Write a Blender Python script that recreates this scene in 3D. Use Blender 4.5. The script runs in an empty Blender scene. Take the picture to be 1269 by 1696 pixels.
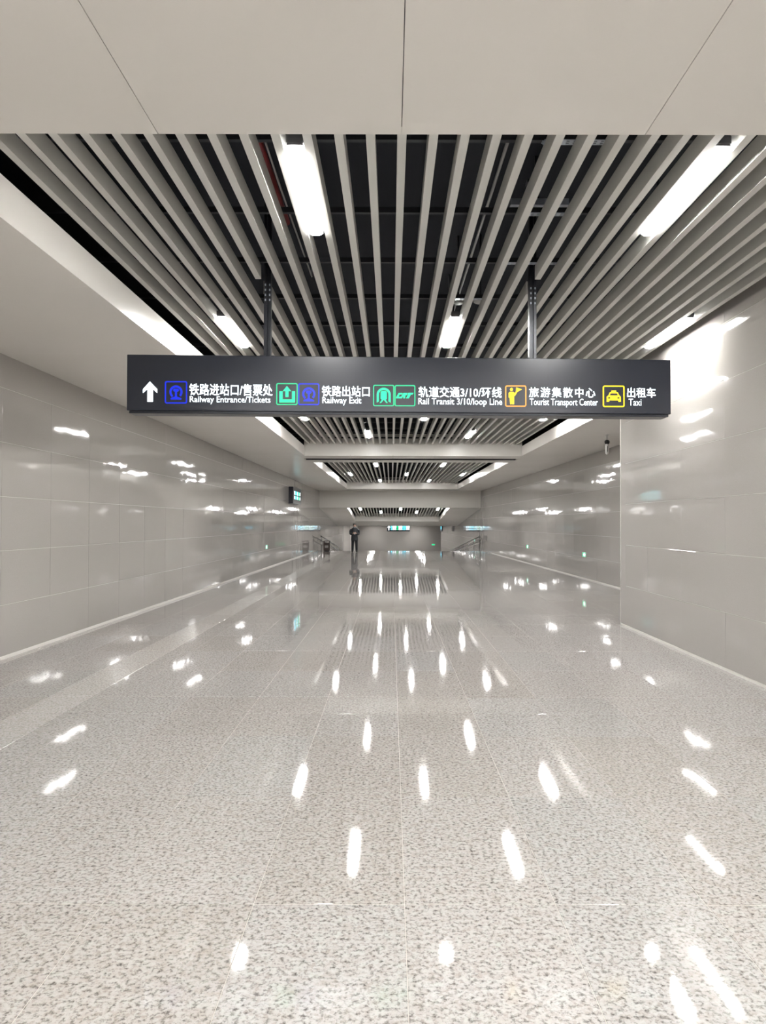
import bpy, bmesh, math, random
from mathutils import Vector, Matrix
R = random.Random(7)
scene = bpy.context.scene
COL = scene.collection

# ------------------------------------------------------------------ camera, world, exposure
CAMZ = 1.65                       # eye height; corridor runs along +y, x to the right
F, VX, VY = 1270.0, 648.0, 867.0  # focal length and vanishing point in pixels of the 1269x1696 frame
cam_d = bpy.data.cameras.new('camera')
cam = bpy.data.objects.new('camera', cam_d); COL.objects.link(cam)
cam_d.sensor_fit = 'VERTICAL'; cam_d.sensor_height = 36.0
cam_d.lens = F * 36.0 / 1696.0
cam_d.shift_x = -(VX - 634.5) / 1696.0
cam_d.clip_start = 0.05; cam_d.clip_end = 300
pitch = math.atan((VY - 848.0) / F)
cam.matrix_world = (Matrix.Translation((0, 0, CAMZ)) @ Matrix.Rotation(math.pi / 2 + pitch, 4, 'X')
                    @ Matrix.Rotation(math.radians(0.12), 4, 'Z'))
scene.camera = cam
w = bpy.data.worlds.new('world'); scene.world = w; w.use_nodes = True
w.node_tree.nodes['Background'].inputs[0].default_value = (0.5, 0.52, 0.55, 1)
w.node_tree.nodes['Background'].inputs[1].default_value = 0.01
vs = scene.view_settings
vs.view_transform = 'Standard'; vs.look = 'None'; vs.gamma = 1.0; vs.use_curve_mapping = False
vs.exposure = 0.05
LAMP = 158.0                       # emission of the tube lamps
scene.cycles.max_bounces = 10
scene.cycles.diffuse_bounces = 5
scene.cycles.glossy_bounces = 5
scene.cycles.sample_clamp_indirect = 12

# ------------------------------------------------------------------ materials
MATS = {}
def mat(name, col=(.5, .5, .5), rough=.5, metal=0., spec=.5, emit=None, es=0., coat=0., build=None):
    m = bpy.data.materials.new(name); m.use_nodes = True
    b = m.node_tree.nodes['Principled BSDF']
    b.inputs['Base Color'].default_value = (*col, 1)
    b.inputs['Roughness'].default_value = rough
    b.inputs['Metallic'].default_value = metal
    b.inputs['Specular IOR Level'].default_value = spec
    b.inputs['Coat Weight'].default_value = coat
    if emit:
        b.inputs['Emission Color'].default_value = (*emit, 1)
        b.inputs['Emission Strength'].default_value = es
    if build: build(m.node_tree, b)
    MATS[name] = m
    return m
def N(nt, t, **kw):
    n = nt.nodes.new(t)
    for k, v in kw.items():
        if k in n.inputs: n.inputs[k].default_value = v
        else: setattr(n, k, v)
    return n
def ramp(nt, stops, interp='LINEAR'):
    r = nt.nodes.new('ShaderNodeValToRGB'); cr = r.color_ramp; cr.interpolation = interp
    while len(cr.elements) < len(stops): cr.elements.new(0.5)
    for e, (p, c) in zip(cr.elements, stops):
        e.position = p; e.color = (*c, 1)
    return r
def mixc(nt, a, b, fac, mode='MIX'):
    m = nt.nodes.new('ShaderNodeMix'); m.data_type = 'RGBA'; m.blend_type = mode
    for s, v in ((m.inputs[0], fac), (m.inputs[6], a), (m.inputs[7], b)):
        if hasattr(v, 'is_linked'): nt.links.new(v, s)
        elif isinstance(v, (int, float)): s.default_value = v
        else: s.default_value = (*v, 1)
    return m.outputs[2]

def granite_nodes(light, dark, lift):
    def f(nt, b):
        L = nt.links
        g = N(nt, 'ShaderNodeNewGeometry')
        n1 = N(nt, 'ShaderNodeTexNoise', Scale=50., Detail=4., Roughness=.66)
        n2 = N(nt, 'ShaderNodeTexVoronoi', Scale=80.)
        n3 = N(nt, 'ShaderNodeTexNoise', Scale=16., Detail=3.)
        n4 = N(nt, 'ShaderNodeTexNoise', Scale=.9, Detail=2.)
        for n in (n1, n2, n3, n4): L.new(g.outputs['Position'], n.inputs['Vector'])
        r1 = ramp(nt, [(.30, dark), (.40, tuple(.55 * a + .45 * c for a, c in zip(dark, light))), (.50, light), (.75, tuple(min(1, c * 1.12) for c in light))])
        L.new(n1.outputs['Fac'], r1.inputs[0])
        r2 = ramp(nt, [(.0, (.62, .58, .55)), (.28, (.92, .90, .88)), (.6, (1., 1., 1.)), (1., (.97, 1., .98))])
        L.new(n2.outputs['Color'], r2.inputs[0])
        c = mixc(nt, r1.outputs[0], r2.outputs[0], .8, 'MULTIPLY')
        r3 = ramp(nt, [(.3, (.86, .83, .80)), (.55, (1, 1, 1)), (.75, (.94, 1., .96))])
        L.new(n3.outputs['Fac'], r3.inputs[0])
        c = mixc(nt, c, r3.outputs[0], .7, 'MULTIPLY')
        # every slab its own tone
        mp = N(nt, 'ShaderNodeVectorMath', operation='MULTIPLY'); mp.inputs[1].default_value = (1 / .655, 1 / 1.31, 0)
        ad = N(nt, 'ShaderNodeVectorMath', operation='ADD'); ad.inputs[1].default_value = (-.062 / .655 + 50, -2.04 / 1.31 + 50, 0)
        fl = N(nt, 'ShaderNodeVectorMath', operation='FLOOR')
        L.new(g.outputs['Position'], mp.inputs[0]); L.new(mp.outputs[0], ad.inputs[0]); L.new(ad.outputs[0], fl.inputs[0])
        wn = N(nt, 'ShaderNodeTexWhiteNoise', noise_dimensions='2D'); L.new(fl.outputs[0], wn.inputs['Vector'])
        r5 = ramp(nt, [(0, (.93, .92, .90)), (.5, (1, 1, 1)), (1, (.97, .99, 1.))]); L.new(wn.outputs['Value'], r5.inputs[0])
        c = mixc(nt, c, r5.outputs[0], 1., 'MULTIPLY')
        L.new(c, b.inputs['Base Color'])
        rr = N(nt, 'ShaderNodeMapRange'); L.new(n4.outputs['Fac'], rr.inputs[0])
        rr.inputs[3].default_value = .028 + lift; rr.inputs[4].default_value = .055 + lift
        L.new(rr.outputs[0], b.inputs['Roughness'])
        n5 = N(nt, 'ShaderNodeTexNoise', Scale=1.6, Detail=1.); L.new(g.outputs['Position'], n5.inputs['Vector'])
        bp = N(nt, 'ShaderNodeBump', Strength=.012, Distance=.05); L.new(n5.outputs['Fac'], bp.inputs['Height'])
        L.new(bp.outputs[0], b.inputs['Normal'])
    return f
mat('granite', build=granite_nodes((.375, .357, .345), (.075, .068, .064), 0.), spec=.36)
mat('granite_band', build=granite_nodes((.43, .412, .395), (.16, .148, .14), .10), spec=.4)
mat('grout', (.46, .42, .38), .6)

def panel_nodes(nt, b):
    L = nt.links
    g = N(nt, 'ShaderNodeNewGeometry'); oi = N(nt, 'ShaderNodeObjectInfo')
    n1 = N(nt, 'ShaderNodeTexNoise', Scale=.9, Detail=2., Roughness=.45)
    ad = N(nt, 'ShaderNodeVectorMath', operation='ADD')
    sc = N(nt, 'ShaderNodeVectorMath', operation='SCALE'); sc.inputs['Scale'].default_value = 23.
    L.new(oi.outputs['Random'], sc.inputs[0]); L.new(g.outputs['Position'], ad.inputs[0]); L.new(sc.outputs[0], ad.inputs[1])
    L.new(ad.outputs[0], n1.inputs['Vector'])
    bp = N(nt, 'ShaderNodeBump', Strength=.17, Distance=.05); L.new(n1.outputs['Fac'], bp.inputs['Height'])
    L.new(bp.outputs[0], b.inputs['Normal'])
    n2 = N(nt, 'ShaderNodeTexNoise', Scale=240., Detail=2.); L.new(g.outputs['Position'], n2.inputs['Vector'])
    r = ramp(nt, [(.3, (.325, .307, .290)), (.7, (.375, .355, .337))]); L.new(n2.outputs['Fac'], r.inputs[0])
    L.new(r.outputs[0], b.inputs['Base Color'])
    n3 = N(nt, 'ShaderNodeTexNoise', Scale=2.2, Detail=3.); L.new(g.outputs['Position'], n3.inputs['Vector'])
    mr = N(nt, 'ShaderNodeMapRange'); L.new(n3.outputs['Fac'], mr.inputs[0]); mr.inputs[3].default_value = .03; mr.inputs[4].default_value = .07
    L.new(mr.outputs[0], b.inputs['Roughness'])
mat('wall_panel', build=panel_nodes, spec=.55)
mat('wall_joint', (.58, .56, .525), .5)
def ceil_nodes(nt, b):
    g = N(nt, 'ShaderNodeNewGeometry')
    n2 = N(nt, 'ShaderNodeTexNoise', Scale=.5, Detail=2.); nt.links.new(g.outputs['Position'], n2.inputs['Vector'])
    r = ramp(nt, [(.3, (.765, .745, .70)), (.7, (.80, .78, .74))]); nt.links.new(n2.outputs['Fac'], r.inputs[0])
    nt.links.new(r.outputs[0], b.inputs['Base Color'])
mat('ceiling_white', build=ceil_nodes, rough=.25, spec=.45)
mat('slat', (.60, .595, .56), .38)
mat('plenum', (.013, .016, .025), .8)
mat('carrier', (.03, .032, .038), .5, .4)
mat('galvanised', (.45, .49, .55), .35, .6)
mat('conduit', (.55, .55, .54), .45, .3)
mat('pipe_red', (.28, .02, .02), .4)
mat('sign_black', (.011, .014, .023), .28, 0., .6)
mat('post_black', (.02, .022, .028), .3, .3)
mat('lamp_housing', (.06, .06, .065), .4)
mat('lamp_glow', (.9, .9, .9), .4, emit=(1., .985, .965), es=LAMP)
mat('glow_white', (.8, .8, .8), .4, emit=(.82, .94, 1.), es=2.2)
mat('glow_cyan', (.1, .5, .6), .4, emit=(.1, .75, 1.), es=2.0)
mat('glow_blue', (.0, .005, .1), .4, emit=(.0, .022, .78), es=1.0)
mat('glow_green', (.02, .5, .25), .4, emit=(.0, .80, .28), es=.95)
mat('glow_green_dim', (.02, .4, .2), .4, emit=(.0, .42, .16), es=.7)
mat('glow_orange', (.6, .25, .04), .4, emit=(.95, .30, .05), es=.9)
mat('glow_yellow', (.7, .55, .02), .4, emit=(1., .78, .0), es=1.1)
mat('skirting', (.62, .60, .565), .35)
mat('steel', (.32, .32, .31), .3, .8)
mat('bin_brown', (.045, .03, .026), .4)
mat('bin_steel', (.3, .29, .28), .3, .7)
mat('cctv_white', (.62, .62, .6), .4)
mat('cctv_black', (.015, .014, .013), .25)
mat('skin', (.50, .32, .24), .5)
mat('hair', (.02, .017, .015), .5)
mat('jacket', (.024, .027, .032), .75)
mat('trousers', (.012, .012, .016), .8)
mat('shoe', (.012, .011, .011), .5)
mat('scarf', (.16, .18, .20), .8)
mat('phone_shell', (.5, .5, .52), .3)
mat('pilaster', (.80, .77, .74), .3)  # pale colour carries the light on the left wall's far end

# ------------------------------------------------------------------ mesh helpers
class MB:
    """collects shapes, builds ONE mesh object"""
    def __init__(s): s.v = []; s.f = []; s.mi = []
    def add(s, vs_, fs_, mi=0):
        o = len(s.v); s.v += [tuple(p) for p in vs_]; s.f += [tuple(i + o for i in f) for f in fs_]; s.mi += [mi] * len(fs_); return s
    def box(s, x0, x1, y0, y1, z0, z1, mi=0):
        v = [(x0, y0, z0), (x1, y0, z0), (x1, y1, z0), (x0, y1, z0), (x0, y0, z1), (x1, y0, z1), (x1, y1, z1), (x0, y1, z1)]
        return s.add(v, [(3, 2, 1, 0), (4, 5, 6, 7), (0, 1, 5, 4), (1, 2, 6, 5), (2, 3, 7, 6), (3, 0, 4, 7)], mi)
    def hexa(s, bottom, top, mi=0):
        return s.add(list(bottom) + list(top), [(3, 2, 1, 0), (4, 5, 6, 7), (0, 1, 5, 4), (1, 2, 6, 5), (2, 3, 7, 6), (3, 0, 4, 7)], mi)
    def prism(s, pts, d0, d1, axis='y', mi=0):
        """closed outline pts (a,b) extruded along an axis from d0 to d1"""
        n = len(pts)
        def P(a, b, d): return {'y': (a, d, b), 'z': (a, b, d), 'x': (d, a, b)}[axis]
        v = [P(a, b, d0) for a, b in pts] + [P(a, b, d1) for a, b in pts]
        fs = [tuple(range(n)), tuple(range(2 * n - 1, n - 1, -1))]
        fs += [(i, n + i, n + (i + 1) % n, (i + 1) % n) for i in range(n)]
        return s.add(v, fs, mi)
    def ring(s, outer, inner, d0, d1, closed=True, mi=0):
        """strip between two outlines of equal count, in the x-z plane, thickness d0..d1 along y"""
        n = len(outer); v = []
        for d in (d0, d1):
            v += [(a, d, b) for a, b in outer] + [(a, d, b) for a, b in inner]
        fs = []
        rng = range(n if closed else n - 1)
        for i in rng:
            j = (i + 1) % n
            fs += [(i, j, n + j, n + i), (2 * n + j, 2 * n + i, 3 * n + i, 3 * n + j),
                   (j, i, 2 * n + i, 2 * n + j), (n + i, n + j, 3 * n + j, 3 * n + i)]
        if not closed:
            for i in (0, n - 1): fs.append((i, n + i, 3 * n + i, 2 * n + i))
        return s.add(v, fs, mi)
    def tube(s, path, r, seg=8, mi=0):
        path = [Vector(p) for p in path]; rows = []
        for i, p in enumerate(path):
            d = (path[min(i + 1, len(path) - 1)] - path[max(i - 1, 0)]).normalized()
            up = Vector((0, 0, 1)) if abs(d.z) < .9 else Vector((1, 0, 0))
            a = d.cross(up).normalized(); b = a.cross(d)
            rr = r[i] if isinstance(r, (list, tuple)) else r
            rows.append([p + (a * math.cos(t) + b * math.sin(t)) * rr for t in [k * 2 * math.pi / seg for k in range(seg)]])
        v = [q for row in rows for q in row]; fs = []
        for i in range(len(rows) - 1):
            for k in range(seg):
                k2 = (k + 1) % seg
                fs.append((i * seg + k, i * seg + k2, (i + 1) * seg + k2, (i + 1) * seg + k))
        fs.append(tuple(range(seg - 1, -1, -1))); fs.append(tuple(range((len(rows) - 1) * seg, len(rows) * seg)))
        return s.add(v, fs, mi)
    def lathe(s, prof, seg=20, c=(0, 0), mi=0):
        v = []; fs = []
        for r, z in prof:
            v += [(c[0] + r * math.cos(k * 2 * math.pi / seg), c[1] + r * math.sin(k * 2 * math.pi / seg), z) for k in range(seg)]
        for i in range(len(prof) - 1):
            for k in range(seg):
                k2 = (k + 1) % seg
                fs.append((i * seg + k, i * seg + k2, (i + 1) * seg + k2, (i + 1) * seg + k))
        fs.append(tuple(range(seg - 1, -1, -1))); fs.append(tuple(range((len(prof) - 1) * seg, len(prof) * seg)))
        return s.add(v, fs, mi)
    def mesh(s, name, materials, smooth=False):
        me = bpy.data.meshes.new(name); me.from_pydata(s.v, [], s.f)
        for m in ([materials] if isinstance(materials, str) else materials): me.materials.append(MATS[m])
        for p, i in zip(me.polygons, s.mi): p.material_index = i; p.use_smooth = smooth
        bm = bmesh.new(); bm.from_mesh(me); bmesh.ops.recalc_face_normals(bm, faces=bm.faces); bm.to_mesh(me); bm.free()
        me.update(); return me
    def build(s, name, materials, parent=None, smooth=False, bevel=0, loc=None, rot=None):
        return link(name, s.mesh(name, materials, smooth), parent, bevel, loc, rot)
def link(name, me, parent=None, bevel=0, loc=None, rot=None):
    o = bpy.data.objects.new(name, me); COL.objects.link(o)
    if parent: o.parent = parent
    if loc is not None: o.location = loc
    if rot is not None: o.rotation_euler = rot
    if bevel:
        b = o.modifiers.new('bevel', 'BEVEL'); b.width = bevel; b.segments = 2; b.limit_method = 'ANGLE'
    return o
def empty(name, loc=(0, 0, 0), rot=(0, 0, 0)):
    o = bpy.data.objects.new(name, None); COL.objects.link(o); o.location = loc; o.rotation_euler = rot; return o
def tag(o, label=None, cat=None, group=None, kind=None):
    for k, v in (('label', label), ('category', cat), ('group', group), ('kind', kind)):
        if v: o[k] = v
    return o
def P(px, py, D):
    """point seen at a photo pixel, at distance D down the corridor"""
    return Vector(((px - VX) * D / F, D, CAMZ + (VY - py) * D / F))

# ------------------------------------------------------------------ dimensions
ZS = CAMZ + 2.03          # underside of soffits and beams
ZL = CAMZ + 2.386         # underside of the slats
SH, SW, SP = .135, .056, .195   # slat height, width, spacing
SX0 = .257
XRN = 3.77                # near right wall
YC = 12.58                # its far corner
XBL, XBR = -2.60, 3.91    # edges of the ceiling recess
BROW = 46.0               # here the floor begins to ramp down
def XL(y): return -4.73 + .0059 * y
def XR(y): return 6.06 - .0108 * y
ROW = .655; COLW = 1.31; GAP = .004

# ------------------------------------------------------------------ floor
floor = MB().box(-6, 7.5, -10, BROW, -.25, -.003).build('floor', 'grout')
tag(floor, 'polished speckled grey granite slab floor of the passage', kind='structure')
TX = [-2.558 + .655 * k for k in range(0, 15)]
xs = [-4.56, -3.905, -3.25, -2.84] + TX
xs = [-5.21] + xs
ys = [-9.75 + 1.31 * k for k in range(0, 9)] + [2.04, 3.35, 4.66, 5.315, 6.67, 7.33]
y = 8.64
while y < BROW - .2: ys.append(y); y += 1.31
ys.append(BROW)
tile_cache = {}
def tile_mesh(wx, wy, band):
    k = (round(wx, 3), round(wy, 3), band)
    if k not in tile_cache:
        h = .012; c = .0012
        m = MB(); a, b = wx / 2 - .0014, wy / 2 - .003
        m.box(-a, a, -b, b, -h, -c)
        m.hexa([(-a, -b, -c), (a, -b, -c), (a, b, -c), (-a, b, -c)], [(-a + c, -b + c, 0), (a - c, -b + c, 0), (a - c, b - c, 0), (-a + c, b - c, 0)])
        tile_cache[k] = m.mesh('tile', 'granite_band' if band else 'granite')
    return tile_cache[k]
far = MB(); farb = MB(); nt_ = 0
for j in range(len(ys) - 1):
    y0, y1 = ys[j], ys[j + 1]
    for i in range(len(xs) - 1):
        x0, x1 = xs[i], xs[i + 1]
        xc, yc = (x0 + x1) / 2, (y0 + y1) / 2
        if x1 < XL(yc) + .02 or x0 > XR(yc) or (yc < YC - .6 and x0 > XRN - .03): continue
        band = abs(x0 + 3.25) < .01
        rx, ry = R.gauss(0, .0007), R.gauss(0, .0007)
        vis = abs(xc * F / max(yc, .1)) < 900
        if 2.04 - .01 <= y0 and y1 < 19.2 and vis and nt_ < 300:
            link('tile', tile_mesh(x1 - x0, y1 - y0, band), floor, loc=(xc, yc, R.uniform(-.0006, 0)), rot=(rx, ry, 0)); nt_ += 1
        else:
            a, b = (x1 - x0) / 2 - .0014, (y1 - y0) / 2 - .003
            def zz(u, v_): return u * -ry + v_ * rx
            top = [(xc + u, yc + v_, zz(u, v_)) for u, v_ in ((-a, -b), (a, -b), (a, b), (-a, b))]
            (farb if band else far).hexa([(p[0], p[1], -.012) for p in top], top)
tag(far.build('tile_field', 'granite', floor), kind='stuff')
tag(farb.build('tile_band_field', 'granite_band', floor), kind='stuff')
# ramp and lower floor beyond the brow
RS = .077
ZLO = -1.85; YLO = BROW - ZLO / RS
ramp_o = MB().hexa([(-7, BROW, -.3), (8, BROW, -.3), (8, YLO, ZLO - .3), (-7, YLO, ZLO - .3)],
                   [(-7, BROW, -.001), (8, BROW, -.001), (8, YLO, ZLO), (-7, YLO, ZLO)]).box(-12, 12, YLO, 95, ZLO - .3, ZLO).build('floor', 'granite')
tag(ramp_o, 'granite floor ramping down beyond the brow', kind='structure')

# ------------------------------------------------------------------ walls
panel_cache = {}
def panel_mesh(L, H):
    k = (round(L, 3), round(H, 3))
    if k not in panel_cache:
        a, b, t, c = L / 2 - .001, H / 2 - GAP / 2, .014, .0008
        m = MB()    # local: x thickness (face at +x), y along, z up
        m.box(-t, -c, -a, a, -b, b)
        m.hexa([(-c, -a, -b), (-c, a, -b), (-c, a, b), (-c, -a, b)], [(0, -a + c, -b + c), (0, a - c, -b + c), (0, a - c, b - c), (0, -a + c, b - c)])
        panel_cache[k] = m.mesh('wall_panel', 'wall_panel')
    return panel_cache[k]
def wall(name, label, x_at0, slope, side, y0, y1, yph, ztop, part_range, ztop_far=None, zlow=0.):
    """side +1: face looks toward +x. Panels in local frame of the wall object."""
    ang = math.atan(-slope)
    wo = MB().box(-.2 if side > 0 else .003, -.003 if side > 0 else .2, y0, y1, -2.6 if y1 > 50 else -.02, ztop).build(name, 'wall_joint', loc=(x_at0, 0, 0), rot=(0, 0, ang))
    tag(wo, label, kind='structure')
    stuff = MB()
    y = yph
    while y > y0: y -= COLW
    while y < y1 - .02:
        a, b = max(y, y0), min(y + COLW, y1)
        if b - a < .03: y += COLW; continue
        zt = ztop if (a < 47.4 or ztop_far is None) else ztop_far
        z = .032 if a < BROW - .5 else .032 - 3 * ROW
        while z < zt - .01:
            c = min(z + ROW, zt)
            if z == .032: c = ROW
            yc, zc = (a + b) / 2, (z + c) / 2
            jit = (0, R.gauss(0, .0012), R.gauss(0, .0012) + (0 if side > 0 else math.pi))
            if part_range[0] <= a and b <= part_range[1]:
                link('wall_panel', panel_mesh(b - a, c - z), wo, loc=(0, yc, zc), rot=jit)
            else:
                me = panel_mesh(b - a, c - z); M = Matrix.Translation((0, yc, zc)) @ Matrix.Rotation(jit[2], 4, 'Z')
                stuff.add([M @ v.co for v in me.vertices], [tuple(p.vertices) for p in me.polygons])
            z = c
        y += COLW
    if stuff.v: tag(stuff.build('panel_field', 'wall_panel', wo), kind='stuff')
    return wo
wl = wall('wall_left', 'left wall of glossy grey-beige panels', -4.73, .0059, 1, -10, 80, 9.2, ZS, (5.0, 47.4), ZS - 1.15)
wr = wall('wall_right', 'near right wall of glossy grey-beige panels', XRN, 0., -1, -10, YC, 11.28 - 9 * COLW, CAMZ + 2.75, (3.3, 13))
wf = wall('wall_right_rear', 'set-back right wall further down the passage', 6.06, -.0108, -1, YC, 80, YC, ZS, (YC - .01, 47.4), ZS - 1.15)
# return of the near right wall, facing down the passage
tag(MB().box(XRN + .0, 6.2, YC - .25, YC, -.02, CAMZ + 2.75).build('wall_return', 'wall_panel'), 'end face of the projecting right wall', kind='structure')
tag(MB().box(-6, 7, -10.3, -10, -.02, 5).build('wall_back', 'wall_panel'), 'wall closing the passage behind the viewer', kind='structure')
# skirting strips
def strip(name, xa, ya, xb, yb, s):
    t, h = .008, (.042 if s > 0 else .03)
    m = MB().hexa([(xa, ya, 0), (xa + s * t, ya, 0), (xb + s * t, yb, 0), (xb, yb, 0)], [(xa, ya, h), (xa + s * t, ya, h), (xb + s * t, yb, h), (xb, yb, h)])
    return tag(m.build(name, 'skirting'), 'pale skirting strip along the wall foot', kind='structure')
strip('baseboard_left', XL(-9.9), -9.9, XL(BROW), BROW, 1)
strip('baseboard_right', XRN, -9.9, XRN, YC, -1)
strip('baseboard_right_rear', XR(YC + .01), YC + .01, XR(BROW), BROW, -1)
tag(MB().box(XRN - .006, XRN + .02, YC - .006, YC + .012, 0, CAMZ + 2.75).build('trim_1', 'skirting'), 'pale corner trim on the end of the near right wall', kind='structure')

# ------------------------------------------------------------------ ceilings
def ceiling_bay(y0, y1, label, x0=XBL, x1=XBR, k0=-14, k1=18, cuts=(), near=False):
    top = MB().box(-6, 7, y0, y1, CAMZ + 3.45, CAMZ + 3.6)
    top.box(-5.2, -5.1, y0, y1, ZS + .1, CAMZ + 3.45).box(6.3, 6.4, y0, y1, ZS + .1, CAMZ + 3.45)
    c = top.build('ceiling', 'plenum'); tag(c, label, kind='structure')
    # recess lips
    MB().box(x0 - .02, x0, y0, y1, ZS, ZS + .29).build('fascia', 'ceiling_white', c)
    a = YC if near else y0
    MB().box(x1, x1 + .02, a, y1, ZS, ZS + .29).build('fascia', 'ceiling_white', c)
    # side soffits in panels
    y = y0
    while y < y1 - .05:
        b = min(y + 2.6, y1)
        MB().box(-5.1, x0 - .0201, y + .0008, b - .0008, ZS, ZS + .02).build('soffit_panel', 'ceiling_white', c)
        if b > a + .01:
            MB().box(x1 + .0201, 6.3, max(y, a) + .0008, b - .0008, ZS, ZS + .02).build('soffit_panel', 'ceiling_white', c)
        y = b
    # slats
    cache = {}
    def sl(x, a, b):
        k = round(b - a, 3)
        if k not in cache: cache[k] = MB().box(-SW / 2, SW / 2, -k / 2, k / 2, 0, SH).mesh('slat', 'slat')
        link('slat', cache[k], c, loc=(x, (a + b) / 2, ZL))
    for k in range(k0, k1 + 1):
        x = SX0 + SP * k
        a = y0
        if near and x > XRN - .05: a = YC + .05
        for cx, ca, cb in cuts:
            if abs(x - cx) < .09 and a < ca:
                sl(x, a, ca); a = cb
        sl(x, a, y1)
    # transverse carriers above the slats
    y = y0 + 1.05
    while y < y1:
        MB().box(x0 - .3, x1 + .3 if y > YC or not near else XRN - .02, y - .02, y + .02, ZL + SH, ZL + SH + .045).build('carrier', 'carrier', c)
        y += 1.18
    return c
SIGN_Y = 7.52
POSTX = (-1.24, 1.39)
bay0 = ceiling_bay(-10, 2.65, 'slatted ceiling bay behind the viewer', x1=XRN - .0, k1=17)
bay1 = ceiling_bay(3.97, 23.0, 'slatted ceiling bay above the hanging sign', near=True,
                   cuts=[(SX0 + SP * round((p - SX0) / SP), SIGN_Y - .06, SIGN_Y + .42) for p in POSTX])
bay3 = ceiling_bay(25.5, 45.0, 'middle slatted ceiling bay')
def beam(y0, y1, label, joints=True, x0=-5.1, x1=6.3, groove=None):
    b = MB().box(x0, x1, y0 + .05, y1 - .05, ZS + .06, CAMZ + 3.45).build('ceiling', 'plenum'); tag(b, label, kind='structure')
    xs_ = [.05 + 1.27 * k for k in range(-5, 6)]; xs_[0] = x0; xs_[-1] = x1
    if groove: xs_ = sorted(xs_ + [XBL - .14, XBR + .08])
    for i in range(len(xs_) - 1):
        segs = [(y0, y1)]
        if groove and XBL - .2 < xs_[i] and xs_[i + 1] < XBR + .1: segs = [(y0, groove[0]), (groove[1], y1)]
        for a, c in segs:
            MB().box(xs_[i] + .002, xs_[i + 1] - .002, a, c, ZS - .0004, ZS + .03).build('beam_panel', 'ceiling_white', b)
    if groove: MB().box(XBL - .13, XBR + .07, groove[1] - .03, groove[1] - .002, ZS + .001, ZS + .06).build('groove_shade', 'carrier', b)  # added dark strip stands in for the shade inside the groove
    for yy, d in ((y0, 1), (y1, -1)):
        MB().box(XBL - .02, XBR + .02, min(yy, yy + .02 * d), max(yy, yy + .02 * d), ZS + .03, CAMZ + 2.75).build('beam_face', 'ceiling_white', b)
    return b
beam(2.65, 3.97, 'broad white ceiling beam nearest the viewer', x1=XRN)
beam(23.0, 25.5, 'white ceiling beam with a dark groove behind the sign', groove=(24.0, 24.55))
beam(45.0, 47.5, 'white ceiling beam before the floor ramps down')
# bulkhead where the ceiling drops
ZB = CAMZ + .97
tag(MB().box(-5.1, 6.3, 47.5, 47.7, ZB, CAMZ + 3.6).build('ceiling_bulkhead', 'ceiling_white'), 'white bulkhead where the ceiling drops', kind='structure')
# sloping bay over the ramp (local frame: y along the slope, z up)
SL = math.atan(.077)
bay4 = tag(MB().box(-5.3, 6.3, .2, 15.6, 1.0, 1.1).build('ceiling', 'plenum', loc=(0, 47.5, ZB), rot=(-SL, 0, 0)), 'sloping slatted ceiling over the ramp', kind='structure')
W4L, W4R = -2.72, 3.62
MB().box(-5.2, W4L, 0.02, 15.2, 0, .03).build('soffit_panel', 'ceiling_white', bay4)
MB().box(W4R, 6.2, 0.02, 15.2, 0, .03).build('soffit_panel', 'ceiling_white', bay4)
MB().box(W4L, W4R, 10.5, 15.2, 0, .03).build('soffit_panel', 'ceiling_white', bay4)
MB().box(W4L, W4R, 10.5, 10.52, .03, .6).build('beam_face', 'ceiling_white', bay4)
MB().box(W4L - .02, W4L, .02, 10.5, .03, .3).build('fascia', 'ceiling_white', bay4)
MB().box(W4R, W4R + .02, .02, 10.5, .03, .3).build('fascia', 'ceiling_white', bay4)
s4 = MB().box(-SW / 2, SW / 2, .3, 10.5, .36, .36 + SH).mesh('slat', 'slat')
X4 = [W4L + .14 + .195 * k for k in range(32)]
for x in X4: link('slat', s4, bay4, loc=(x, 0, 0))
ZF = CAMZ - .2
FS = (-2.0, 2.9)            # slots in the low ceiling for the added lamps
fc = tag(MB().box(-12, 12, 62.6, 93, ZF + .44, ZF + .5).build('ceiling_lower_hall', 'plenum'), 'low ceiling of the far lower hall', kind='structure')
for a, b in ((-12, FS[0] - .07), (FS[0] + .07, FS[1] - .07), (FS[1] + .07, 12)):
    MB().box(a, b, 62.6, 93, ZF, ZF + .06).build('soffit_panel', 'ceiling_white', fc)
fw = tag(MB().box(-12, 12, 92, 92.3, ZLO, ZF + .4).build('wall_end', 'wall_panel'), 'far end wall of the lower hall', kind='structure')
tag(MB().box(-12, -11.8, 80, 92, ZLO, ZF).build('wall_end_left', 'wall_panel'), 'side wall of the lower hall', kind='structure')
tag(MB().box(11.8, 12, 80, 92, ZLO, ZF).build('wall_end_right', 'wall_panel'), 'side wall of the lower hall', kind='structure')
tag(MB().box(-5.0, -3.55, 80, 80.6, ZLO, ZF).build('pilaster', 'pilaster', bevel=.01), 'pilaster at the far end of the left wall, lit tone in its pale colour', kind='structure')

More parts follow.
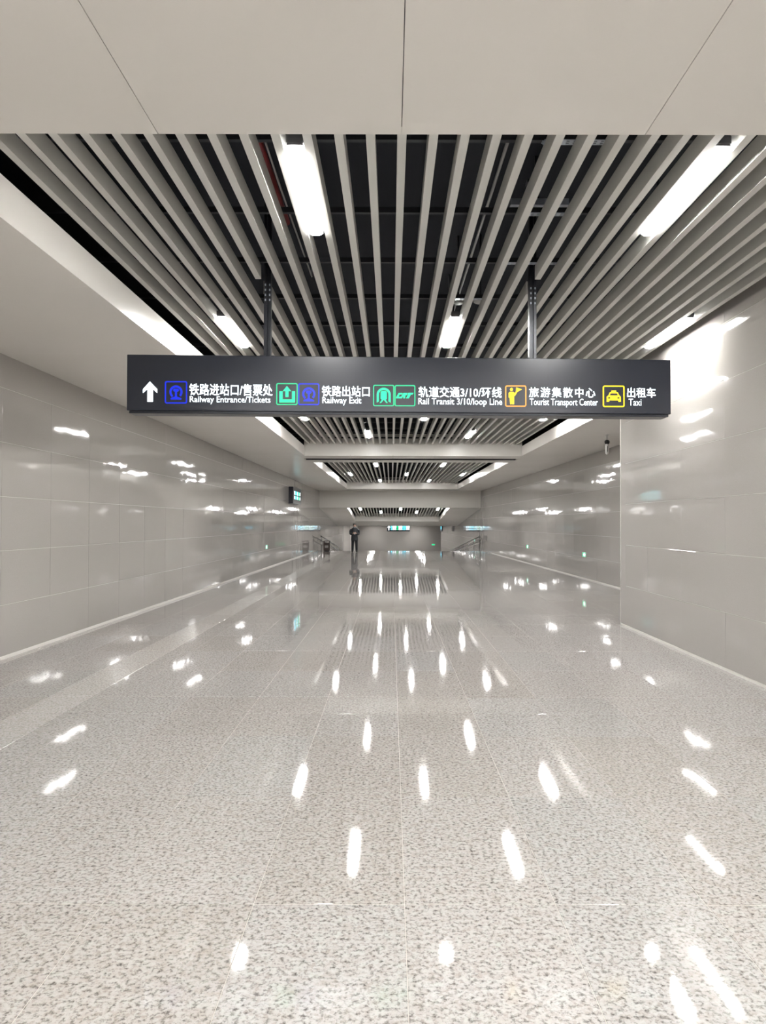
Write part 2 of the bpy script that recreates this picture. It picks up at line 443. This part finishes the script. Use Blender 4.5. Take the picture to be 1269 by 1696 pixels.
# ------------------------------------------------------------------ tube lamps
def rrect(a, b, r, n=4):
    pts = []
    for cx, cy, t0 in ((a - r, b - r, 0), (-a + r, b - r, 90), (-a + r, -b + r, 180), (a - r, -b + r, 270)):
        for k in range(n + 1):
            t = math.radians(t0 + 90 * k / n); pts.append((cx + r * math.cos(t), cy + r * math.sin(t)))
    return pts
LL, LW = 1.4, .114
dm = MB(); o_, i_ = rrect(LW / 2, LL / 2, .04), rrect(LW / 2 - .012, LL / 2 - .012, .03)
dm.prism(o_, .012, .05, 'z'); dm.prism(i_, 0., .012, 'z')
diff_me = dm.mesh('diffuser', 'lamp_glow')
hm = MB(); hm.prism(rrect(LW / 2, LL / 2 + .06, .02), .05, .10, 'z')
for s in (-1, 1): hm.prism([(a, b + s * (LL / 2 + .032)) for a, b in rrect(LW / 2 - .004, .022, .012)], .034, .06, 'z')
house_me = hm.mesh('housing', 'lamp_housing')
cm = MB().box(-.01, .01, -.01, .01, .10, .42)
hang_me = cm.mesh('hanger', 'carrier')
def lamp(loc, label, rot=(0, 0, 0), group='tube lamps between the ceiling slats'):
    e = empty('tube_lamp', loc, rot); tag(e, label, 'lamp', group)
    link('diffuser', diff_me, e); link('housing', house_me, e); 
    for q in (-.45, .45): link('hanger', hang_me, e, loc=(0, q, 0))
A = [('left', SX0 - 11.5 * SP), ('middle', SX0 + 2.5 * SP), ('right', SX0 + 16.5 * SP)]
B = [('left', SX0 - 4.5 * SP), ('right', SX0 + 9.5 * SP)]
ZLAMP = ZL - .012
rows = [(B, 5.6, '{} one of the two large glowing tube lamps nearest the viewer'),
        (A, 9.65, '{} one of three tube lamps glowing just above the sign'),
        (B, 13.3, '{} one of two tube lamps hidden behind the black sign'),
        (A, 17.0, '{} one of three tube lamps peeping out just below the sign edge'),
        (B, 20.6, '{} one of two lamps in the slats before the grooved beam'),
        (A, 27.8, '{} one of three tube lamps hidden behind the grooved beam'),
        (B, 31.3, '{} one of two lamps nearest in the middle ceiling bay'),
        (A, 37.4, '{} one of three lamps halfway along the middle ceiling bay'),
        (B, 42.8, '{} one of two lamps at the far end of the middle bay'),
        (B, 1.85, '{} one of two added tube lamps directly above the viewer'),  # from here on: unseen rows, added to brighten the foreground floor and beam
        (A, 0.0, '{} one of three added tube lamps just behind the viewer'),
        (B, -1.9, '{} one of two added tube lamps in the second row behind the viewer'),
        (A, -3.75, '{} one of three added tube lamps in the third row behind the viewer'),
        (B, -5.6, '{} one of two added tube lamps far behind the viewer')]
for pos, yy, lab in rows:
    for n, x in pos:
        lamp((x, yy, ZLAMP), lab.format(n))
def on4(x, y, z):  # point of the sloping bay's frame in the world
    c_, s_ = math.cos(-SL), math.sin(-SL)
    return (x, 47.5 + y * c_ - z * s_, ZB + y * s_ + z * c_)
def slot4(x): return min((X4[i] + .0975 for i in range(len(X4) - 1)), key=lambda q: abs(q - x))
for yy, xs4, lab in ((4.6, (('left', -2.0), ('middle', .55), ('right', 3.08)), '{} one of three small lamps near in the far sloping bay'),
                     (7.0, (('left', -.78), ('right', 1.85)), '{} one of two small lamps deep in the far sloping bay')):
    for n, x in xs4: lamp(on4(slot4(x), yy, .348), lab.format(n), (-SL, 0, 0))
for yy in (67, 73, 79, 85, 90):
    for x in FS: lamp((x, yy, ZF - .004), 'added tube lamp recessed out of sight in the low ceiling of the far hall', (0, 0, 0), 'added tube lamps of the far hall')  # unseen lamps added to brighten the far end wall

# ------------------------------------------------------------------ things above the slats
def perforated(x0, x1, y, z):
    m = MB(); n = max(2, int((x1 - x0) / .045)); st = (x1 - x0) / n
    m.box(x0, x1, y - .035, y - .02, z, z + .004).box(x0, x1, y + .02, y + .035, z, z + .004).box(x0, x1, y - .006, y + .006, z, z + .004)
    for i in range(n + 1):
        xx = x0 + i * st
        m.box(xx - .012, xx + .012, y - .02, y - .006, z, z + .004).box(xx - .012, xx + .012, y + .006, y + .02, z, z + .004)
    return m
for i, (a, b, y) in enumerate([(1.0, 1.5, 5.02), (1.12, 1.5, 6.2), (1.05, 1.6, 7.38), (.7, 1.1, 8.56)]):
    perforated(a, b, y, ZL + SH - .006).build('perforated_strip', 'galvanised', bay1)
tag(MB().tube([(-1.02, 4.0, CAMZ + 2.92), (-1.02, 7.4, CAMZ + 2.92)], .034, 10).build('sprinkler_pipe', 'pipe_red', smooth=True),
    'dark red pipe above the slats, left of the nearest lamp', 'pipe')
tag(MB().tube([(-.93, 3.99, CAMZ + 2.80), (-.93, 6.4, CAMZ + 2.80), (-.90, 8.6, CAMZ + 2.78), (-.90, 8.7, CAMZ + 3.45)], .009, 6).build('conduit', 'conduit', smooth=True),
    'thin pale conduit beside the red pipe above the slats', 'conduit')
tag(MB().tube([(.86, 3.99, CAMZ + 2.80), (.84, 7, CAMZ + 2.80), (.80, 10.5, CAMZ + 2.76), (.80, 10.6, CAMZ + 3.45)], .014, 6).build('conduit', 'conduit', smooth=True),
    'grey conduit above the slats to the right of the middle', 'conduit')
tr = empty('cable_tray', (1.36, 7.15, CAMZ + 2.95)); tag(tr, 'short galvanised cable tray lying across above the slats', 'cable tray')
MB().box(-.26, .28, -.1, .1, 0, .006).build('tray_floor', 'galvanised', tr)
MB().box(-.26, .28, -.104, -.1, 0, .06).build('tray_side', 'galvanised', tr)
MB().box(-.26, .28, .1, .104, 0, .06).build('tray_side', 'galvanised', tr)
MB().box(-.02, .02, -.01, .01, .006, .5).build('hanger', 'carrier', tr)
for x, y, r, lab in ((.80, 9.15, .062, 'smaller round detector disc above the slats'), (1.06, 9.1, .085, 'larger round speaker disc above the slats')):
    d = empty('ceiling_detector', (x, y, CAMZ + 2.63)); tag(d, lab, 'detector', 'round discs above the slats')
    MB().lathe([(r * .8, 0), (r, .012), (r, .03), (r * .7, .06)], 20).build('disc', 'cctv_white', d, smooth=True)
    MB().lathe([(.012, .06), (.012, .82)], 8).build('stem', 'carrier', d, smooth=True)

# ------------------------------------------------------------------ the hanging direction sign
TH = math.radians(2.0)
SC = Vector((.075, SIGN_Y))
def S(px, py):
    """photo pixel -> sign-face coordinates (s along the face, z)"""
    a = (px - VX) / F
    # (SC.x + s cos) = a (SC.y + s sin)
    s = (a * SC.y - SC.x) / (math.cos(TH) - a * math.sin(TH))
    D = SC.y + s * math.sin(TH)
    return s, CAMZ + (VY - py) * D / F
s0 = S(208.5, 640)[0]; s1 = S(1112, 640)[0]
zt = S(660, 590.5)[1]; zb = S(660, 684.5)[1]
sign = empty('hanging_sign', (SC.x, SC.y, zb), (0, 0, TH))
tag(sign, 'long black hanging direction sign with glowing white Chinese and English lettering', 'sign')
Hs = zt - zb
MB().box(s0, s1, 0, .22, 0.012, Hs).build('sign_body', 'sign_black', sign, bevel=.006)
MB().box(s0 + .02, s1 - .02, .012, .208, -.014, .012).build('base_rail', 'post_black', sign, bevel=.003)
mid = S(908, 640)[0]
ZTOP = CAMZ + 3.45 - zb
for p in (S(440, 540)[0], S(886, 540)[0]):
    po = MB().box(p - .036, p - .006, .075, .145, Hs, ZTOP).box(p + .006, p + .036, .075, .145, Hs, ZTOP).box(p - .006, p + .006, .085, .135, Hs, ZTOP).build('post', 'post_black', sign, bevel=.003)
    cl = MB().box(p - .06, p + .06, .06, .16, ZTOP - .03, ZTOP)
    cl.build('bracket', 'post_black', po)
    for k in range(4):
        for q in (-.021, .021): MB().box(p + q - .006, p + q + .006, .070, .0755, Hs + .56 + .05 * k, Hs + .58 + .05 * k).build('bolt', 'galvanised', po)
    MB().box(p - .07, p + .07, .04, .18, Hs, Hs + .012).build('foot_plate', 'post_black', po)
YF = -.004                                     # lettering sits on the face
def sz(px, py):
    s, z = S(px, py); return s, z - zb
def text(body, x0, x1, ytop, ybot, m, bold=.0, spacing=1.0, name='lettering'):
    c = bpy.data.curves.new('t', 'FONT'); c.body = body; c.size = 1; c.resolution_u = 2; c.extrude = .02; c.offset = bold; c.space_character = spacing
    o = bpy.data.objects.new('t', c); COL.objects.link(o)
    bpy.context.view_layer.update()
    me = bpy.data.meshes.new_from_object(o.evaluated_get(bpy.context.evaluated_depsgraph_get()))
    bpy.data.objects.remove(o)
    xs_ = [v.co.x for v in me.vertices]; ys_ = [v.co.y for v in me.vertices]
    a, ztop = sz(x0, ytop); b, _ = sz(x1, ytop); _, zbot = sz(x0, ybot)
    kx = (b - a) / (max(xs_) - min(xs_)); ky = (ztop - zbot) / (max(ys_) - min(ys_))
    mx, my = min(xs_), min(ys_)
    for v in me.vertices:
        v.co = Vector((a + (v.co.x - mx) * kx, YF + (-v.co.z) * .05, zbot + (v.co.y - my) * ky))
    me.materials.clear(); me.materials.append(MATS[m])
    o = link(name, me, sign); o['label'] = f'glowing lettering reading {body}'[:80]
    return o
WH = 'glow_white'
text('铁路进站口/售票处', 312.5, 450.5, 635.5, 655, WH, .008)
text('Railway Entrance/Tickets', 313.5, 447.2, 656.3, 669.5, WH, .0)
text('铁路出站口', 532.5, 612, 638.6, 656.5, WH, .008)
text('Railway Exit', 533.5, 598, 657.5, 671, WH, .0)
text('轨道交通3/10/环线', 693, 831, 639.4, 657.5, WH, .008)
text('Rail Transit 3/10/loop Line', 692.8, 831.8, 658.6, 672.5, WH, .0)
text('旅游集散中心', 876.5, 986.4, 640.4, 657, WH, .006, 1.22)
text('Tourist Transport Center', 877.8, 990.5, 659, 673.6, WH, -.004)
text('出租车', 1039.4, 1086.6, 640.6, 657, WH, .008)
text('Taxi', 1042, 1062.8, 659.4, 670.6, WH, -.004)
Y0, Y1 = YF - .001, .002
def poly(name, pts, m, parent=sign, label=None):
    o = MB().prism([sz(*p) for p in pts], Y0, Y1, 'y').build(name, m, parent)
    if label: o['label'] = label
    return o
def frame(x0, x1, y0, y1, m, wpx=1.8):
    cx, cy, a, b = (x0 + x1) / 2, (y0 + y1) / 2, (x1 - x0) / 2, (y1 - y0) / 2
    out = [sz(cx + u, cy + v) for u, v in rrect(a, b, 3.0)]
    inn = [sz(cx + u, cy + v) for u, v in rrect(a - wpx, b - wpx, 1.6)]
    return MB().ring(out, inn, Y0, Y1).build('icon_frame', m, sign)
poly('arrow', [(247, 632.3), (259.2, 645), (259.2, 651.5), (252, 644.5), (252, 666), (243, 666), (243, 644.5), (235.6, 651.5), (235.6, 645)], WH, label='white arrow pointing straight up')
def rail_icon(x0, x1, y0, y1):
    fr = frame(x0, x1, y0, y1, 'glow_blue', 2.0); fr['label'] = 'blue square frame with a round railway emblem'
    cx, cy = (x0 + x1) / 2, (y0 + y1) / 2 - .6
    ts = [math.radians(a) for a in range(-232, 53, 12)]
    out = [sz(cx + 11 * math.cos(t), cy + 11 * math.sin(t)) for t in ts]
    inn = [sz(cx + 7.4 * math.cos(t), cy + 7.4 * math.sin(t)) for t in ts]
    MB().ring(out, inn, Y0, Y1, closed=False).build('emblem_ring', 'glow_blue', fr)
    poly('emblem_rail', [(cx - 5, cy - 3.5), (cx - 3.2, cy - 5.6), (cx + 3.2, cy - 5.6), (cx + 5, cy - 3.5), (cx + 4.2, cy - 1.2), (cx + 1.7, cy - .4), (cx + 1.7, cy + 7.6),
                         (cx + 9, cy + 10.2), (cx + 9, cy + 12.6), (cx - 9, cy + 12.6), (cx - 9, cy + 10.2), (cx - 1.7, cy + 7.6), (cx - 1.7, cy - .4), (cx - 4.2, cy - 1.2)], 'glow_blue', fr)
rail_icon(271.8, 308.8, 631.4, 668.8)
rail_icon(493.2, 528.4, 634.6, 671)
fr = frame(456.7, 492.4, 634.4, 670.8, 'glow_green_dim'); fr['label'] = 'green square frame with an arrow leaving a tray'
G = 'glow_green'
poly('tray_mark', [(462, 648), (467.5, 648), (467.5, 661.5), (483, 661.5), (483, 648), (488, 648), (488, 666.5), (462, 666.5)], G, fr)
poly('arrow_mark', [(474.6, 639.2), (481.6, 647.8), (477.2, 647.8), (477.2, 657.5), (472, 657.5), (472, 647.8), (467.6, 647.8)], G, fr)
fr = frame(617.6, 652.8, 636.9, 672.6, 'glow_green_dim'); fr['label'] = 'green square frame with a train in a tunnel'
ts = [math.radians(a) for a in range(180, 361, 15)]
out = [sz(623.6, 666.5)] + [sz(635.2 + 11.6 * math.cos(t), 653 + 11.2 * math.sin(t)) for t in ts] + [sz(646.8, 666.5)]
inn = [sz(627.2, 664.5)] + [sz(635.2 + 8.0 * math.cos(t), 653 + 7.8 * math.sin(t)) for t in ts] + [sz(643.2, 664.5)]
MB().ring(out, inn, Y0, Y1, closed=False).build('tunnel_mark', G, fr)
poly('train_mark', [(630.2, 649), (632, 647.2), (638.6, 647.2), (640.4, 649), (640.4, 660), (638.4, 661.6), (642, 667), (639.6, 667), (635.3, 661.8), (631, 667), (628.6, 667), (632.2, 661.6), (630.2, 660)], G, fr)
fr = frame(653.3, 687.8, 637.2, 672.6, 'glow_green_dim'); fr['label'] = 'green square frame with a slanted rail transit logo'
poly('logo_mark', [(660, 650.5), (666.5, 650.5), (665.3, 652.9), (661.8, 652.9), (659.6, 656.7), (664, 656.7), (667.6, 650.5), (675, 650.5), (674.4, 653.4), (671.2, 654.4), (670.8, 659.4), (667.6, 659.4), (667.8, 655.2), (665.2, 659.4), (656.2, 659.4), (655.8, 657.8)], G, fr)
poly('logo_mark', [(676, 650.3), (684.6, 650.3), (683, 653), (680.4, 653), (676.8, 659.4), (672.2, 659.4), (675.4, 653.6)], G, fr)
fr = frame(836.9, 872, 637.5, 672.8, 'glow_orange'); fr['label'] = 'orange square frame with a guide holding up a flag'
Yw = 'glow_yellow'
cx, cy = 847.3, 644.2
poly('guide_head', [(cx + 2.4 * math.cos(t), cy + 2.7 * math.sin(t)) for t in [k * math.pi / 6 for k in range(12)]], Yw, fr)
poly('guide_body', [(844.4, 648.2), (850.6, 648.2), (852.4, 650.6), (856.2, 645.6), (857.8, 646.8), (853, 655), (851.6, 654.6), (851.6, 668.8), (848.4, 668.8), (848, 660), (847.4, 668.8), (845.2, 668.8), (844.6, 658.5), (842.8, 657.4), (842.8, 650)], Yw, fr)
poly('guide_flag', [(855.2, 641), (864.6, 644), (856.6, 648.4), (855.6, 649.6), (854.8, 649.2)], Yw, fr)
fr = frame(999, 1035, 637.5, 673, Yw); fr['label'] = 'yellow square frame with a taxi'
o_ = MB().prism([sz(*p) for p in [(1010.8, 648.3), (1013, 648.3), (1013.4, 645.6), (1020.8, 645.6), (1021.2, 648.3), (1023.4, 648.3), (1026, 653.6), (1028.6, 655.8), (1028.8, 664.4), (1025, 664.4), (1024.6, 662), (1009.6, 662), (1009.2, 664.4), (1005.4, 664.4), (1005.4, 655.8), (1008.4, 653.6)]], Y0, Y1, 'y').build('taxi_mark', Yw, fr)
poly_w = MB().prism([sz(*p) for p in [(1011.8, 650.2), (1022.4, 650.2), (1024, 653.8), (1010.2, 653.8)]], Y0 - .001, Y0 + .0005, 'y').build('taxi_window', 'sign_black', fr)
for c0 in (1009.3, 1024.7):
    MB().prism([sz(c0 + 1.9 * math.cos(t), 658 + 1.5 * math.sin(t)) for t in [k * math.pi / 5 for k in range(10)]], Y0 - .001, Y0 + .0005, 'y').build('taxi_headlight', 'sign_black', fr)
MB().box(mid - .0015, mid + .0015, -.0006, .002, .02, Hs - .005).build('panel_seam', 'post_black', sign)

# ------------------------------------------------------------------ small signs further down
def far_sign(loc, w_, h_, lab, seed, hang):
    e = empty('hanging_sign', loc); tag(e, lab, 'sign')
    MB().box(-w_ / 2, w_ / 2, 0, .15, 0, h_).build('sign_body', 'sign_black', e, bevel=.005)
    for s in (-.35, .35): MB().box(s * w_ - .02, s * w_ + .02, .05, .09, h_, h_ + hang).build('post', 'post_black', e)
    a = -w_ / 2 + .16
    MB().prism([(a, .12), (a + .1, .12), (a + .1, .4), (a + .22, .4), (a + .05, .66), (a - .12, .4), (a, .4)], -.004, 0, 'y').build('arrow', WH, e)
    e2 = e
    r = random.Random(seed); x = -w_ / 2 + .42
    ms = ['glow_cyan', 'glow_white', 'glow_white', 'glow_green', 'glow_white', 'glow_white', 'glow_cyan']; i = 0
    while x < w_ / 2 - .15:
        bw = r.uniform(.12, .26); m = ms[i % len(ms)]; i += 1
        MB().box(x, x + bw, -.004, 0, h_ * .50, h_ * .82).build('lettering', m, e)
        MB().box(x, x + bw * .9, -.004, 0, h_ * .2, h_ * .42).build('lettering', m, e)
        x += bw + .035
    return e
pc = P(660, 880, 84)
far_sign((pc.x, 84, pc.z), 2.5, .75, 'small distant glowing sign hanging over the middle of the far hall', 3, ZF - pc.z - .75)
# wall-mounted lightbox on the left wall
def XLs(y): return XL(y)
lb = empty('wall_sign', (XL(35.2), 35.2, CAMZ + .88), (0, 0, math.atan(-.0059)))
tag(lb, 'black box sign with blue and green glow mounted high on the left wall', 'sign')
MB().box(0.001, .20, -1.35, 1.55, 0, .74).build('sign_body', 'sign_black', lb, bevel=.006)
r_ = random.Random(5)
for i in range(9):
    m = ['glow_white', 'glow_cyan', 'glow_cyan', 'glow_green', 'glow_white', 'glow_cyan', 'glow_green', 'glow_green', 'glow_white'][i]
    y0 = -.95 + i * .24
    MB().box(.20, .204, y0, y0 + .2, .40, .56).build('lettering', m, lb)
    MB().box(.20, .204, y0, y0 + .17, .2, .34).build('lettering', m, lb)
# small side-on sign near the right wall of the far hall
e = empty('hanging_sign', (4.75, 72, CAMZ - .72)); tag(e, 'tiny side-on hanging sign near the far right wall', 'sign')
MB().box(-.06, .06, -.7, .7, 0, .62).build('sign_body', 'sign_black', e)
MB().box(-.064, -.06, -.5, .5, .2, .45).build('lettering', 'glow_cyan', e)
MB().box(-.012, .012, -.2, -.16, .62, ZF - CAMZ + .72).build('post', 'post_black', e)
# green evacuation lights low on the walls
def exit_light(x, y, z, s, lab, slope):
    e = empty('exit_light', (x, y, z), (0, 0, math.atan(-slope))); tag(e, lab, 'exit light', 'green evacuation lights low on the walls')
    MB().box(min(0, s * .025), max(0, s * .025), -.18, .18, -.075, .075).build('light_body', 'cctv_white', e, bevel=.004)
    f = s * .026
    MB().prism([(-.02 + u, v) for u, v in [(-.11, -.03), (.0, -.03), (.0, -.06), (.11, 0), (.0, .06), (.0, .03), (-.11, .03)]], min(f, f + s * .002), max(f, f + s * .002), 'x').build('arrow', 'glow_white', e)
    MB().box(min(s * .0245, s * .0262), max(s * .0245, s * .0262), -.165, .165, -.06, .06).build('light_face', G, e)
exit_light(XR(23) - .0, 23, .73, -1, 'nearest green exit light low on the right wall', -.0108)
exit_light(XR(32) - .0, 32, .70, -1, 'farther green exit light low on the right wall', -.0108)
exit_light(XR(50.5), 50.5, .55, -1, 'green exit light beside the right handrail', -.0108)
exit_light(XL(28), 28, .78, 1, 'green exit light low on the left wall', .0059)
for n, px in (('left', 718),):
    q = P(px, 902, 91.9)
    e = empty('exit_light', (q.x, 92, max(q.z, ZLO + .3))); tag(e, 'tiny green exit light on the far end wall', 'exit light', 'green evacuation lights low on the walls')
    MB().box(-.2, .2, -.03, 0, -.1, .1).build('light_body', 'cctv_white', e)
    MB().box(-.18, .18, -.034, -.03, -.08, .08).build('light_face', G, e)

# ------------------------------------------------------------------ camera under the right soffit
q = P(1006, 740, 17.4)
e = empty('security_camera', (q.x, 17.4, ZS)); tag(e, 'white security camera with black head hanging under the right soffit', 'security camera')
MB().lathe([(.05, -.012), (.05, 0)], 16).build('ceiling_plate', 'cctv_white', e, smooth=False)
zc = P(1006, 731, 17.4).z - ZS
MB().lathe([(.014, zc), (.014, -.012)], 10).build('pole', 'cctv_white', e, smooth=True)
MB().lathe([(.02, zc - .06), (.045, zc - .045), (.058, zc - .01), (.056, zc + .025), (.03, zc + .045)], 18).build('camera_head', 'cctv_black', e, smooth=True)
hb = MB().lathe([(.012, zc - .285), (.03, zc - .275), (.040, zc - .25), (.042, zc - .06), (.03, zc - .04)], 18).build('camera_body', 'cctv_white', e, smooth=True)
MB().box(-.006, .006, -.045, -.038, zc - .23, zc - .1).build('slit', 'cctv_black', hb)

# ------------------------------------------------------------------ handrails and bin at the brow
def handrail(x0, x1, y0, y1, lab):
    e = empty('handrail', (0, 0, 0)); tag(e, lab, 'handrail', 'steel handrails along the ramp')
    def rz(y): return 0 if y < BROW else max(ZLO, -RS * (y - BROW))
    def X(y): return x0 + (x1 - x0) * (y - y0) / (y1 - y0)
    for h, r in ((.9, .032), (.62, .026)):
        MB().tube([(X(y0), y0, rz(y0) + h), (X(BROW), BROW, rz(BROW) + h), (X(y1), y1, rz(y1) + h)], r, 8).build('rail', 'steel', e, smooth=True)
    MB().tube([(X(y0), y0, rz(y0) + .9), (X(y0), y0 - .12, rz(y0) + .84), (X(y0), y0 - .12, rz(y0) + .68), (X(y0), y0, rz(y0) + .62)], .028, 8).build('rail_end', 'steel', e, smooth=True)
    n = 8
    for k in range(n):
        y = y0 + .1 + (y1 - y0 - .2) * k / (n - 1)
        MB().tube([(X(y), y, rz(y)), (X(y), y, rz(y) + .9)], .02, 8).build('post', 'steel', e, smooth=True)
handrail(-4.22, -4.14, 46.4, 66, 'steel handrail along the left wall down the ramp')
handrail(5.35, 5.15, 46.4, 66, 'steel handrail along the right wall down the ramp')
e = empty('litter_bin', (-3.82, 45.6, 0)); tag(e, 'dark brown litter bin by the left handrail', 'litter bin')
MB().prism(rrect(.19, .19, .04), .03, .50, 'z').build('bin_body', 'bin_brown', e)
MB().prism(rrect(.16, .16, .03), 0, .03, 'z').build('base', 'post_black', e)
MB().prism(rrect(.2, .2, .04), .58, .62, 'z').build('lid', 'bin_brown', e)
for sx in (-.16, .16):
    for sy in (-.16, .16): MB().box(sx - .02, sx + .02, sy - .02, sy + .02, .50, .58).build('lid_post', 'bin_brown', e)
MB().box(-.1, .1, -.194, -.189, .2, .34).build('bin_plate', 'bin_steel', e)

# ------------------------------------------------------------------ the person
def skin_mesh(name, nodes, edges, m, parent, root=0, sub=2, loc=(0, 0, 0)):
    """nodes: (x,y,z,rx[,ry]); grown with a Skin modifier, baked to one continuous mesh"""
    me = bpy.data.meshes.new(name); me.from_pydata([n[:3] for n in nodes], edges, [])
    o = bpy.data.objects.new(name, me); COL.objects.link(o)
    o.modifiers.new('skin', 'SKIN')
    bpy.context.view_layer.objects.active = o
    sv = me.skin_vertices
    if not sv:
        me.update()
    for i, n in enumerate(nodes):
        d = o.data.skin_vertices[0].data[i]
        d.radius = (n[3], n[4] if len(n) > 4 else n[3]); d.use_root = (i == root)
    o.modifiers['skin'].use_smooth_shade = True
    s = o.modifiers.new('sub', 'SUBSURF'); s.levels = sub; s.render_levels = sub
    bpy.context.view_layer.update()
    me2 = bpy.data.meshes.new_from_object(o.evaluated_get(bpy.context.evaluated_depsgraph_get()))
    bpy.data.objects.remove(o)
    for p in me2.polygons: p.use_smooth = True; p.material_index = 0
    me2.materials.clear(); me2.materials.append(MATS[m])
    return link(name, me2, parent)
per = empty('person', (P(587.5, 900, 44.1).x, 44.1, 0), (0, 0, math.radians(4)))
tag(per, 'person in dark coat and trousers looking down at a phone', 'person')
# faces -y. body: one continuous surface; clothes over it
bn = [(0, .0, .90, .10, .085), (0, .005, 1.08, .105, .08), (0, .0, 1.28, .12, .085), (0, .0, 1.37, .075, .06), (0, -.015, 1.43, .05, .05), (0, -.035, 1.49, .072, .085), (0, -.045, 1.575, .078, .09), (0, -.04, 1.63, .05, .06)]
be = [(0, 1), (1, 2), (2, 3), (3, 4), (4, 5), (5, 6), (6, 7)]
hands = {}
for s in (-1, 1):
    k = len(bn)
    bn += [(s * .15, .0, 1.295, .04), (s * .262, .03, 1.10, .038), (s * .15, -.15, 1.02 + (.03 if s > 0 else 0), .033), (s * .065, -.25, 1.09, .024, .036)]
    be += [(3, k), (k, k + 1), (k + 1, k + 2), (k + 2, k + 3)]
    h = k + 3
    px, py, pz = bn[h][:3]
    for j, (dx, dz, ln) in enumerate(((0.0, .038, .05), (-.006, .013, .056), (-.006, -.012, .052), (0, -.035, .042))):
        a = len(bn)
        bn += [(px - s * .025, py - .02, pz + dz * .8, .0095), (px - s * (.025 + ln * .6), py - .035, pz + dz + .01, .009), (px - s * (.03 + ln * .9), py - .012, pz + dz + .014, .008)]
        be += [(h, a), (a, a + 1), (a + 1, a + 2)]
    a = len(bn)
    bn += [(px + s * .0, py + .015, pz + .045, .011), (px - s * .02, py + .02, pz + .075, .0095)]
    be += [(h, a), (a, a + 1)]
    k = len(bn)
    bn += [(s * .085, 0, .84, .082), (s * .105, -.015, .48, .055), (s * .12, .02, .11, .036), (s * .122, -.09, .04, .032, .026)]
    be += [(0, k), (k, k + 1), (k + 1, k + 2), (k + 2, k + 3)]
body = skin_mesh('body', bn, be, 'skin', per)
MB().lathe([(.011, 1.512), (.014, 1.52), (.008, 1.545)], 8, (0, -.128)).build('nose', 'skin', body, smooth=True)
for s in (-1, 1):
    MB().lathe([(.004, 1.535), (.010, 1.542), (.004, 1.549)], 8, (s * .028, -.113)).build('eye', 'hair', body, smooth=True)
    MB().lathe([(.008, 1.50), (.014, 1.52), (.013, 1.545), (.006, 1.56)], 8, (s * .073, -.04)).build('ear', 'skin', body, smooth=True)
MB().box(-.022, .022, -.112, -.102, 1.483, 1.491).build('mouth', 'scarf', body)
hp = [(.078, 1.545), (.086, 1.57), (.084, 1.605), (.070, 1.635), (.045, 1.655), (.015, 1.663)]
hm_ = MB().lathe(hp, 20, (0, 0)); hm_.v = [(x, -.030 + (y * 1.18 if y > 0 else y * 1.02), z - (.10 * max(0, min(1, (y + .02) / .08)) if z < 1.58 else 0)) for x, y, z in hm_.v]
hm_.build('hair', 'hair', per, smooth=True)
def loft(rings, seg=24):
    m = MB(); v = []; fs = []
    for z, a, b, y in rings: v += [(a * math.cos(k * 2 * math.pi / seg), y + b * math.sin(k * 2 * math.pi / seg), z) for k in range(seg)]
    for i in range(len(rings) - 1):
        for k in range(seg):
            k2 = (k + 1) % seg; fs.append((i * seg + k, i * seg + k2, (i + 1) * seg + k2, (i + 1) * seg + k))
    fs += [tuple(range(seg - 1, -1, -1)), tuple(range((len(rings) - 1) * seg, len(rings) * seg))]
    return m.add(v, fs)
coat = loft([(.66, .195, .14, 0), (.74, .20, .145, 0), (.88, .188, .138, 0), (1.0, .178, .13, 0), (1.12, .185, .135, 0), (1.22, .20, .135, 0), (1.30, .195, .12, 0), (1.345, .18, .108, 0), (1.385, .13, .09, -.005), (1.41, .075, .07, -.01)]).build('coat', 'jacket', per, smooth=True)
for s in (-1, 1):
    skin_mesh('sleeve', [(s * .15, .0, 1.31, .085), (s * .215, .01, 1.25, .088), (s * .28, .03, 1.10, .078), (s * .19, -.14, 1.03, .066), (s * .10, -.225, 1.068, .05)], [(0, 1), (1, 2), (2, 3), (3, 4)], 'jacket', coat, root=2)
MB().box(-.004, .004, -.139, -.13, .68, 1.3).build('zip', 'trousers', coat)
skin_mesh('collar', [(-.06, -.02, 1.42, .04), (-.045, -.085, 1.41, .04), (.045, -.085, 1.41, .04), (.06, -.02, 1.42, .04), (0, .04, 1.42, .04)], [(0, 1), (1, 2), (2, 3), (3, 4), (4, 0)], 'scarf', per)
tn = [(0, 0, .84, .11, .09)]; te = []
for s in (-1, 1):
    k = len(tn)
    tn += [(s * .09, 0, .74, .11, .11), (s * .105, -.015, .48, .085), (s * .12, .02, .02, .068)]
    te += [(0, k), (k, k + 1), (k + 1, k + 2)]
skin_mesh('trousers', tn, te, 'trousers', per)
for s in (-1, 1):
    skin_mesh('shoe', [(s * .12, .035, .085, .062, .062), (s * .123, -.03, .052, .06, .052), (s * .128, -.15, .042, .056, .042)], [(0, 1), (1, 2)], 'shoe', per, root=1)
ph = empty('mobile_phone', (per.location.x + .02, 44.1 - .265, 1.085), (math.radians(-35), 0, math.radians(4)))
tag(ph, 'pale mobile phone held in both hands of the standing person', 'phone')
MB().prism(rrect(.036, .074, .008), -.004, .004, 'y').build('phone_body', 'phone_shell', ph)
MB().prism(rrect(.033, .071, .006), .004, .0046, 'y').build('screen', 'glow_white', ph)
